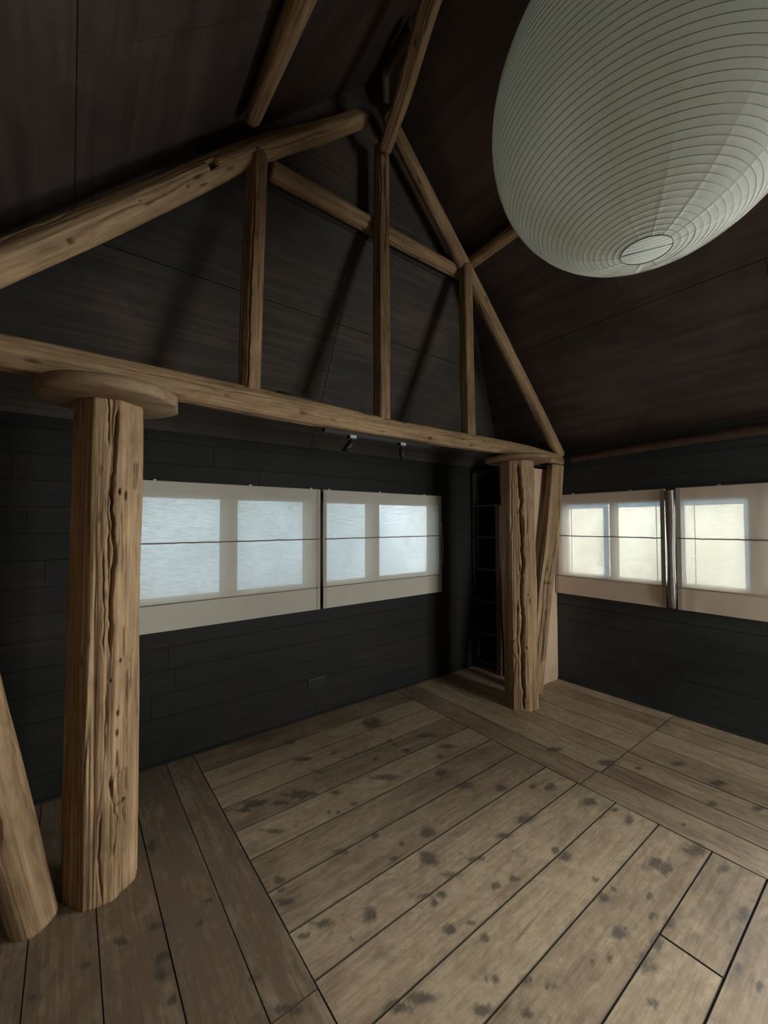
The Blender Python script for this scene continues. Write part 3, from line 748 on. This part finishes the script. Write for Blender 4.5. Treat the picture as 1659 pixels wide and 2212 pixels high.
def on_log(px, py, P, R_, ref, hw, hs, dp, st):   # pixel -> dent on a log whose path is P
    n = 600; C, R0 = catmull(P, R_, n); s_ = np.concatenate([[0], np.cumsum(np.linalg.norm(np.diff(C, axis=0), axis=1))])
    T = np.gradient(C, axis=0); T /= np.linalg.norm(T, axis=1)[:, None]; ref = np.array(ref, float); d = ray(px, py); best = None
    for i in range(n):                            # the ray's first meeting with the log's surface
        t = (C[i] - CAM) @ d / (d @ d); q = CAM + d * t - C[i]; q = q - T[i] * (q @ T[i])
        k = np.linalg.norm(q)
        e = abs(((CAM + d * t) - C[i]) @ T[i]) + max(0, k - R0[i]) * 3
        if best is None or e < best[0]: best = (e, i, q, t)
    _, i, q, t = best
    dn_ = d / np.linalg.norm(d); dp_ = dn_ - T[i] * (dn_ @ T[i]); L_ = np.linalg.norm(dp_)
    q = q - dp_ / L_ * math.sqrt(max(R0[i] ** 2 - min(q @ q, R0[i] ** 2 * .98), 0))
    E1 = ref - T[i] * (T[i] @ ref); E1 /= np.linalg.norm(E1); E2 = np.cross(T[i], E1)
    return (math.atan2(q @ E2, q @ E1), s_[i], hw, hs, dp, st)
# near left pillar
PLc, PLr = (0.130, 2.118), 0.129
def cl(pts, w, dp): return ([on_cyl(x, y, PLc, PLr) for x, y in pts], w, dp)
def dn(x, y, hw, hs, dp, st): t, z = on_cyl(x, y, PLc, PLr); return (t, z, hw, hs, dp, st)
log('timber_pillar', [(PLc[0], PLc[1], 0), (PLc[0] - .002, PLc[1], 0.7), (PLc[0] + .002, PLc[1], 1.4), (PLc[0] + .006, PLc[1], 2.012)], [0.133, 0.132, 0.130, 0.130], LOG, (1, 0, 0), 11,
    'thick weathered timber pillar at the left, under the larger round plate', 'pillar', None,
    facets=[(212, 0.86), (262, 0.90), (308, 0.88), (350, 0.93), (120, 0.9), (40, 0.9)],
    cracks=[cl([(226, 847), (231, 895), (231, 960)], .004, .016), cl([(252, 879), (247, 940), (244, 1006), (241, 1069), (244, 1132), (245, 1180), (241, 1275), (236, 1401)], .0055, .022),
            cl([(240, 879), (238, 1000), (231, 1100), (233, 1300)], .003, .009), cl([(275, 1338), (272, 1433)], .004, .009), cl([(287, 1401), (290, 1500)], .004, .01),
            cl([(222, 1190), (220, 1300), (224, 1420)], .003, .009),
            cl([(236, 1366), (237, 1420)], .003, .012), cl([(282, 1440), (280, 1508), (283, 1638)], .0035, .014), cl([(296, 1440), (298, 1560)], .003, .010), cl([(242, 1676), (244, 1742)], .004, .018), cl([(274, 1728), (275, 1787)], .0035, .014),
            cl([(217, 1761), (212, 1856), (220, 1951)], .004, .012), cl([(263, 1860), (261, 1935)], .0035, .010), cl([(228, 1500), (228, 1640)], .003, .008), cl([(262, 1090), (268, 1250)], .004, .008)],
    dents=[dn(298, 1027, .013, .055, .007, .55), dn(275, 1070, .004, .017, .02, .9), dn(258, 1061, .004, .013, .016, .8), dn(264, 1427, .006, .008, .012, .5), dn(240, 1472, .004, .006, .01, .7), dn(258, 1542, .004, .012, .01, .6), dn(256, 1585, .006, .014, .008, .7),
           dn(272, 1690, .026, .046, .008, .10), dn(268, 1735, .022, .004, .010, .7), dn(274, 1729, .006, .008, .012, .9), dn(290, 1470, .005, .006, .01, .6)],
    nth=320, step=0.005, lump=0.035, groove=0.022, random_cracks=4, fissure=0.05)
# far right pillar
PRc, PRr = (2.99, 2.05), 0.131
def cr_(pts, w, dp):
    mx = sum(p[0] for p in pts) / len(pts)
    return ([on_cyl(mx + (x - mx) * 0.6, y, PRc, PRr) for x, y in pts], w, dp)
def dr(x, y, hw, hs, dp, st): t, z = on_cyl(x, y, PRc, PRr); return (t, z, hw, hs, dp, st)
log('timber_pillar', [(PRc[0], PRc[1], 0), (PRc[0] - .006, PRc[1] + .004, 0.7), (PRc[0] - .012, PRc[1] + .008, 1.4), (PRc[0] - .018, PRc[1] + .012, 2.012)], [0.131, 0.135, 0.136, 0.134], LOG, (1, 0, 0), 23,
    'weathered timber pillar with a long jagged crack, in front of the bookcase', 'pillar', None,
    facets=[(168, 0.92), (212, 0.92), (262, 0.93)],
    cracks=[cr_([(1122, 1002), (1126, 1040), (1133, 1080), (1128, 1108), (1130, 1148), (1130, 1189), (1136, 1216), (1130, 1235), (1128, 1284), (1132, 1318), (1132, 1358), (1126, 1385), (1129, 1413), (1126, 1453), (1133, 1494), (1131, 1534)], .009, .040),
            cr_([(1142, 1010), (1146, 1080), (1143, 1160)], .0045, .014), cr_([(1100, 1120), (1098, 1300)], .004, .008), cr_([(1110, 1040), (1106, 1200)], .004, .008),
            cr_([(1138, 1420), (1142, 1480)], .004, .012), cr_([(1120, 1300), (1118, 1420)], .004, .010)],
    dents=[dr(1127, 1060, .014, .07, .012, .0), dr(1133, 1140, .012, .08, .014, .0), dr(1125, 1230, .011, .04, .012, .0), dr(1144, 1285, .008, .012, .012, .7), dr(1148, 1300, .006, .02, .012, .3), dr(1138, 1400, .007, .012, .01, .6)],
    nth=300, step=0.006, lump=0.05, groove=0.03, random_cracks=5, fissure=0.055)

def disc(name, c, rx, ry, z0, z1, seed, label, flat=None):
    bm = bmesh.new(); n = 96; ths = [2 * math.pi * k / n for k in range(n)]
    def rad(t, k): return 1 + 0.03 * float(vnoise(math.cos(t) * 1.5, math.sin(t) * 1.5, seed, seed)) + 0.006 * float(vnoise(math.cos(t) * 9, math.sin(t) * 9, k, seed + 1))
    prof = [(0.001, z0), (0.5, z0), (0.93, z0 + .001), (0.98, z0 + .005), (1.0, z0 + .012), (1.005, (z0 + z1) / 2), (1.0, z1 - .012), (0.98, z1 - .004), (0.93, z1), (0.5, z1), (0.001, z1)]
    V, G = [], []
    for k, (f, z) in enumerate(prof):
        for t in ths:
            x, y = rx * f * rad(t, k) * math.cos(t), ry * f * rad(t, k) * math.sin(t)
            if flat: 
                u = x * flat[0] + y * flat[1]
                if u > flat[2]: x -= (u - flat[2]) * flat[0]; y -= (u - flat[2]) * flat[1]
            V.append((c[0] + x, c[1] + y, z)); G.append((y, z * 1.0, x + seed))
    fc = [(i * n + k, i * n + (k + 1) % n, (i + 1) * n + (k + 1) % n, (i + 1) * n + k) for i in range(len(prof) - 1) for k in range(n)]
    me = bpy.data.meshes.new(name); me.from_pydata(V, [], fc); bm.from_mesh(me); bmesh.ops.remove_doubles(bm, verts=bm.verts, dist=1e-5); bm.free()
    attr(me, 'grain', 'FLOAT_VECTOR', G); attr(me, 'stain', 'FLOAT', [0] * len(V))
    return tag(link_mesh(name, me, PLATE), label, 'wooden plate')
disc('pillar_plate', (0.140, 2.10), 0.262, 0.265, 2.013, 2.070, 3, 'thick round wooden plate on top of the left pillar', (0.98, -0.2, 0.250))
disc('pillar_plate', (3.00, 2.06), 0.275, 0.275, 2.013, 2.052, 5, 'thin round wooden plate on top of the cracked pillar')

YT = 2.085
TBP = [(-0.56, YT, 2.150), (-0.22, YT, 2.146), (0.33, YT, 2.140), (0.85, YT, 2.128), (1.63, YT - .005, 2.114), (2.25, YT, 2.118), (2.75, YT, 2.122), (3.2, YT, 2.118), (3.72, YT, 2.096)]
TBR = [0.070, 0.068, 0.070, 0.074, 0.062, 0.062, 0.060, 0.058, 0.048]
log('tie_beam', TBP, TBR, LOG, (0, 0, 1), 31,
    'long horizontal log beam lying across both pillar plates', 'beam', None,
    facets=[(118, 0.88), (68, 0.9), (180, 0.9)], nth=110, step=0.01, lump=0.05, groove=0.025, random_cracks=9,
    cracks=[([(math.radians(90), 1.35), (math.radians(100), 1.75), (math.radians(96), 2.05)], .004, .012)],
    dents=[on_log(x, y, TBP, TBR, (0, 0, 1), hw, hs, dp, st) for x, y, hw, hs, dp, st in [(917, 948, .013, .014, .022, .6), (1006, 963, .012, .012, .020, .5), (640, 884, .010, .016, .008, .4), (705, 905, .006, .02, .008, .3), (480, 852, .008, .012, .006, .4)]])
# principal rafters
RFP = [(-0.56, YT, 2.16), (-0.22, YT, 2.482), (0.25, YT, 2.950), (0.80, YT, 3.500), (1.15, YT, 3.80), (1.45, YT, 4.075)]
RFR = [0.068, 0.067, 0.066, 0.058, 0.056, 0.05]
log('rafter', RFP, RFR, LOG, (0, 1, 0), 41,
    'sloping log rafter on the left side of the truss, with a square notch', 'rafter', None,
    facets=[(150, 0.93), (215, 0.93)], nth=100, step=0.01, lump=0.06, groove=0.02, random_cracks=7, end_round=0.05,
    dents=[on_log(x, y, RFP, RFR, (0, 1, 0), hw, hs, dp, st) for x, y, hw, hs, dp, st in [(446, 357, .019, .024, .040, 1.0), (430, 345, .008, .012, .02, .8), (143, 527, .011, .011, .018, .8), (395, 408, .008, .010, .008, .6), (430, 405, .004, .022, .010, .5), (288, 437, .004, .004, .01, .8)]])
RGP = [(1.62, YT, 4.20), (1.80, YT, 4.02), (2.33, YT, 3.505), (2.92, YT, 2.915), (3.40, YT, 2.44), (3.71, YT, 2.13)]
RGR = [0.045, 0.046, 0.050, 0.053, 0.053, 0.050]
log('rafter', RGP, RGR, LOG, (0, 1, 0), 43,
    'straight log rafter sloping down to the right end of the tie beam', 'rafter', None, nth=90, step=0.012, lump=0.04, groove=0.015, random_cracks=5, end_round=0.04,
    dents=[on_log(1036, 668, RGP, RGR, (0, 1, 0), .009, .034, .026, .9), on_log(1055, 660, RGP, RGR, (0, 1, 0), .003, .004, .01, .9)])
# posts of the truss
log('truss_post', [(0.722, YT - .01, 2.180), (0.735, YT - .01, 2.8), (0.757, YT - .01, 3.435)], [0.056, 0.055, 0.055], LOGD, (1, 0, 0), 51,
    'short squarish post with a long split, leftmost of the three in the truss', 'post', 'upright posts standing on the tie beam',
    facets=[(215, 0.85), (275, 0.85), (320, 0.86)], cracks=[([(math.radians(243), 0.0), (math.radians(240), 0.4), (math.radians(246), 0.8), (math.radians(240), 1.1)], .004, .014)], nth=120, step=0.01, lump=0.03)
log('truss_post', [(1.570, YT - .01, 2.160), (1.568, YT - .01, 3.0), (1.575, YT - .01, 3.94)], [0.053, 0.054, 0.046], LOGD, (1, 0, 0), 53,
    'tallest slender post, in the middle of the truss', 'post', 'upright posts standing on the tie beam', facets=[(200, 0.88), (255, 0.9)], nth=110, step=0.01, lump=0.04)
log('truss_post', [(2.392, YT - .01, 2.165), (2.380, YT - .01, 2.8), (2.372, YT - .01, 3.46)], [0.054, 0.054, 0.050], LOGD, (1, 0, 0), 57,
    'short post nearest the lantern, rightmost of the three in the truss', 'post', 'upright posts standing on the tie beam', facets=[(190, 0.88), (245, 0.9)], nth=110, step=0.01, lump=0.04)
# collar behind the posts, carrying the hip slope
log('collar_beam', [(0.86, 2.165, 3.475), (1.6, 2.165, 3.462), (2.40, 2.160, 3.46)], [0.050, 0.052, 0.047], LOG, (0, 0, 1), 61,
    'short horizontal log behind the three truss posts', 'beam', None, nth=90, step=0.012, lump=0.06, random_cracks=6)
# purlins
p0 = on_plane(545, 258, (-1, 0, 1), SL - 0.082); p1 = on_plane(648, 0, (-1, 0, 1), SL - 0.082)
dd = (p1 - p0) / np.linalg.norm(p1 - p0)
print('left purlin', p0, p1)
log('purlin', [p0 - dd * 0.02, p1, p1 + dd * 1.2], [0.036, 0.050, 0.056], LOG, (0, 0, 1), 71, 'log under the left roof slope ending above the notched rafter', 'purlin', None, nth=70, step=0.02, random_cracks=4, end_round=0.04)
p0 = on_plane(1012, 572, (1, 0, 1), SR - 0.072); p1 = on_plane(1108, 500, (1, 0, 1), SR - 0.072)
dd = (p1 - p0) / np.linalg.norm(p1 - p0)
print('right purlin', p0, p1)
log('purlin', [p0, p1, p1 + dd * 2.0], [0.044, 0.046, 0.05], LOG, (0, 0, 1), 73, 'thin log under the right roof slope running behind the lantern', 'purlin', None, nth=70, step=0.02, random_cracks=3)
# skewed ridge log and the crooked one above it
log('ridge_log', [on(831, 326, 'Y', 2.01), on(872, 200, 'Y', 1.75), on(930, 0, 'Y', 1.38), (1.02, 0.6, 3.74)], [0.040, 0.048, 0.053, 0.056], LOG, (0, 0, 1), 81,
    'thick log coming toward the viewer from the top of the middle post', 'beam', None, facets=[(150, 0.85), (215, 0.85)], nth=90, step=0.012, random_cracks=5)
p0 = on(832, 225, 'Y', 2.12); p1 = on(832, 165, 'Y', 2.06); p2 = on_plane(862, 105, (0, 1, 0), 1.86); p3 = on_plane(893, 50, (0, 1, 0), 1.68)
print('crooked', p0, p1, p2, p3)
log('crooked_ridge_pole', [p0, p1, p2, p3], [0.028, 0.032, 0.034, 0.034], LOGB, (1, 0, 0), 83,
    'thin crooked branch bending upward behind the ridge log at the apex', 'pole', None, nth=60, step=0.012, lump=0.1)
log('wall_plate_log', [(3.70, 1.98, 2.10), (3.70, 1.0, 2.125), (3.70, -0.5, 2.135)], [0.034, 0.038, 0.042], LOGB, (0, 0, 1), 91,
    'dark log running along the top of the right wall under the roof', 'beam', None, nth=60, step=0.02, random_cracks=2)
# leaning posts outside each pillar
log('leaning_post', [on(1156, 1497, 'Y', 2.08), on(1162, 1420, 'Y', 2.08), on(1173, 1290, 'Y', 2.08), on(1189, 1150, 'Y', 2.08), on(1200, 1007, 'Y', 2.085)], [0.064, 0.068, 0.074, 0.078, 0.074], LOG, (1, 0, 0), 101,
    'notched leaning post behind the cracked pillar, foot beside it', 'post', None,
    facets=[(232, 0.72), (290, 0.95)], nth=140, step=0.007, lump=0.04, random_cracks=5,
    dents=[(math.radians(228), 0.95, .045, .008, .010, .5), (math.radians(262), 1.62, .014, .09, .012, .0), (math.radians(258), 1.28, .014, .10, .012, .0), (math.radians(230), 0.62, .042, .10, .009, .1), (math.radians(250), 0.40, .010, .12, .014, .3)])
log('leaning_post', [(-0.085, 2.075, 0), (-0.19, 2.085, 0.5), (-0.30, 2.09, 1.05), (-0.50, 2.09, 2.05)], [0.074, 0.082, 0.086, 0.08], LOG, (1, 0, 0), 103,
    'smooth leaning post at the left edge, foot beside the left pillar', 'post', None,
    nth=120, step=0.01, lump=0.04, groove=0.008, fissure=0.006, random_cracks=2, dents=[(math.radians(300), 0.80, .006, .006, .014, 1.0)])

# ------------------------------------------------------------------ lantern
LD = 1.5; laz = math.radians(19.6)
LC = (LD * math.cos(laz), LD * math.sin(laz)); LR = 0.306 * LD; LH = 0.303 * LD; LZ = EYE + 0.5605 * LD + LH
lan = empty('paper_lantern', (LC[0], LC[1], LZ - LH))
tag(lan, 'huge round white paper lantern with fine ribs hanging at the upper right', 'lantern')
hole = 0.0465 * LD
phi0 = math.asin(hole / LR)
dphi = 0.0182 / LR
nr = int((math.pi - 2 * phi0) / dphi); phis = [phi0 + (math.pi - 2 * phi0) * k / nr for k in range(nr + 1)]
sub_ = 6; prof = []
for k in range(nr):
    for j in range(sub_):
        t = j / sub_; ph = phis[k] + (phis[k + 1] - phis[k]) * t
        sag = 0.0013 * math.sin(math.pi * t)
        prof.append((ph, sag))
prof.append((phis[-1], 0))
nm = 168; V, UVv = [], []
for i, (ph, sag) in enumerate(prof):
    for k in range(nm):
        t = 2 * math.pi * k / nm
        j = 0.0007 * float(vnoise(math.cos(t) * 6, math.sin(t) * 6, ph * 8, 2))
        r = 1 - (sag - j) / LR
        V.append((LC[0] + LR * r * math.sin(ph) * math.cos(t), LC[1] + LR * r * math.sin(ph) * math.sin(t), LZ - LH * r * math.cos(ph)))
fc = [(i * nm + k, i * nm + (k + 1) % nm, (i + 1) * nm + (k + 1) % nm, (i + 1) * nm + k) for i in range(len(prof) - 1) for k in range(nm)]
me = bpy.data.meshes.new('paper_shade'); me.from_pydata(V, [], fc)
uv = me.uv_layers.new(name='UVMap')
for p in me.polygons:
    for li_, vi in zip(p.loop_indices, p.vertices):
        k = vi % nm; i = vi // nm
        if k == 0 and (p.index % nm) == nm - 1: k = nm
        uv.data[li_].uv = (k / nm, i / len(prof))
link_mesh('paper_shade', me, PAPER, lan)
rb_ = MB()
for ph in phis:
    wob = random.uniform(-1, 1) * 0.0006
    rb_.tube([(LC[0] + (LR - .0001) * math.sin(ph) * math.cos(2 * math.pi * k / 120), LC[1] + (LR - .0001) * math.sin(ph) * math.sin(2 * math.pi * k / 120), LZ - (LH - .0001) * math.cos(ph) + wob * math.sin(2 * math.pi * k / 120 + ph * 9)) for k in range(120)], 0.0009, 6, True)
o = rb_.build('bamboo_ribs', BAMBOO, lan, 0, True); o['label'] = 'fine darker ribs circling the lantern'
wf = MB(); zb = LZ - LH * math.cos(phi0)
wf.tube([(LC[0] + hole * math.cos(2 * math.pi * k / 60), LC[1] + hole * math.sin(2 * math.pi * k / 60), zb) for k in range(60)], 0.0016, 6, True)
ca_, sa_ = math.cos(laz - math.pi / 2 + 0.1), math.sin(laz - math.pi / 2 + 0.1)
eL = (LC[0] - hole * ca_, LC[1] - hole * sa_); eR = (LC[0] + hole * ca_, LC[1] + hole * sa_)
wf.tube([(eL[0] * .97 + LC[0] * .03, eL[1] * .97 + LC[1] * .03, zb - .002 + .012), (eL[0], eL[1], zb + .001), (eR[0], eR[1], zb + .001)], 0.0013, 6)
wf.tube([(eR[0], eR[1], zb), (eR[0], eR[1], zb + 0.95 * (LZ + LH - zb))], 0.0013, 6)
wf.tube([(eL[0], eL[1], zb), (eL[0], eL[1], zb + 0.95 * (LZ + LH - zb))], 0.0013, 6)
o = wf.build('wire_frame', WIRE, lan, 0, True); o['label'] = 'thin dark wire hoop and bar at the bottom mouth'
cd = MB(); cd.tube([(LC[0], LC[1], LZ + LH - 0.03), (LC[0], LC[1], 4.3)], 0.003, 8); cd.build('hanging_cord', CABLE, lan, 0, True)

# ------------------------------------------------------------------ bookcase in the corner
BX0, BX1, BY0, BY1, BH = 3.39, XR - 0.004, 2.178, YB - 0.012, 2.056
bk = empty('bookcase', (BX0, BY0, 0)); tag(bk, 'tall narrow black bookcase with brown end panel, standing in the corner behind the pillar', 'bookcase')
b = MB(); b.box(BX0 + .002, BX1, BY1 - .02, BY1, 0, BH - .02); b.build('side_board', SHELF, bk, .001)
b = MB(); b.box(BX1 - .012, BX1, BY0 + .022, BY1 - .02, 0, BH - .02); b.build('back_board', SHELF, bk)
b = MB(); b.box(BX0, BX1, BY0 + .022, BY1, BH - .02, BH); b.build('top_board', SHELF, bk, .001)
b = MB(); b.box(BX0, BX1 , BY0, BY0 + .022, 0, 2.01); o = b.build('end_panel', PANELW, bk, .001); o['label'] = 'light brown wooden end panel facing the room'
b = MB(); b.box(BX0 - .004, BX0 + .02, 2.548, 2.60, 0, 1.68); o = b.build('stile', PANELR, bk, .001); o['label'] = 'thin red-brown upright at the front of the shelves'
for z in (1.690, 1.366, 1.037, 0.712, 0.39, 0.09):
    b = MB(); b.box(BX0 + .006, BX1 - .012, BY0 + .022, BY1 - .02, z - .018, z); sh = b.build('shelf', SHELF, bk)
    e = MB(); e.box(BX0 + .001, BX0 + .006, BY0 + .022, BY1 - .02, z - .014, z - .002); e.build('shelf_edge', SHELFE, sh)  # lighter grey strip painted in for the highlight along the shelf edge

# ------------------------------------------------------------------ track and spotlights
zt = 2.050
tr = MB(); tr.box(1.155, 1.99, YT - .017, YT + .017, zt - .020, zt)
t_ = tr.build('lighting_track', BLACKM, None, .002); tag(t_, 'thin black lighting track fixed under the tie beam', 'track')
def spot(x, lean, tilt, label):
    root = empty('track_spotlight', (x, YT, zt - .02)); tag(root, label, 'spotlight', 'black spotlights on the track')
    a = MB(); a.box(x - .024, x + .024, YT - .016, YT + .016, zt - .038, zt - .0201); a.build('adapter', BLACKP, root, .002)
    l = MB(); l.box(x - .019, x + .022, YT - .0175, YT - .016, zt - .034, zt - .018); lb = l.build('adapter_label', WHITE, root); lb['label'] = 'small white printed label'
    g = MB()
    for k in range(6): g.box(x - .015 + k * .006, x - .012 + k * .006, YT - .0180, YT - .0175, zt - .029 + (k % 2) * .002, zt - .023)
    g.build('print_marks', BLACKP, lb)
    top = np.array([x - .004, YT, zt - .04]); j = np.array([x - .004, YT, zt - .058])
    s = MB(); s.tube([top, j], 0.006, 10); s.build('swivel', BLACKM, root, 0, True)
    d = np.array([math.sin(lean), tilt, -math.cos(lean)]); d /= np.linalg.norm(d)
    a0 = j - d * 0.004; a1 = a0 + d * 0.084
    h = MB(); h.tube([a0, a0 + d * .002, a1 - d * .001, a1, a1 - d * .006, a1 - d * .0061], [0.016, 0.019, 0.019, 0.0175, 0.0165, 0.012], 28); h.build('lamp_head', BLACKM, root, 0, True)
    f = MB(); f.tube([a1 - d * .006, a1 - d * .005], 0.012, 20); f.build('lens', SHELFE, root, 0, True)
spot(1.350, -0.62, 0.1, 'left black spotlight on the track, its can tilted down to the left')
spot(1.742, 0.22, 0.1, 'right black spotlight on the track, its can hanging almost straight')
cb = MB()
pts = [on(x, y - 3, 'Y', YT - .045) for x, y in [(598, 848), (640, 858), (690, 871), (740, 880), (772, 886), (783, 890), (800, 902), (812, 908), (826, 909), (845, 908), (875, 917), (880, 914)]]
cb.tube(pts, 0.0048, 7)
tag(cb.build('power_cable', CABLE, None, 0, True), 'thin black cable lying along the top of the tie beam to the middle post', 'cable')

# ------------------------------------------------------------------ wall socket
oc = on(684, 1473, 'Y', YB)
so = empty('power_outlet', (oc[0], YB - .002, oc[2])); tag(so, 'wide black power outlet low on the back wall', 'outlet')
b = MB(); b.box(oc[0] - .075, oc[0] + .075, YB - .009, YB - .001, oc[2] - .035, oc[2] + .035); b.build('cover_plate', BLACKP, so, .003)
for dx in (-.05, -.017, .017, .05):
    b = MB(); b.box(oc[0] + dx - .011, oc[0] + dx + .011, YB - .013, YB - .009, oc[2] - .022, oc[2] + .022); sk = b.build('socket', BLACKM, so, .002)
    b = MB(); b.box(oc[0] + dx - .004, oc[0] + dx - .002, YB - .0135, YB - .013, oc[2] - .006, oc[2] + .006); b.box(oc[0] + dx + .002, oc[0] + dx + .004, YB - .0135, YB - .013, oc[2] - .006, oc[2] + .006); b.build('slot', DARK, sk)
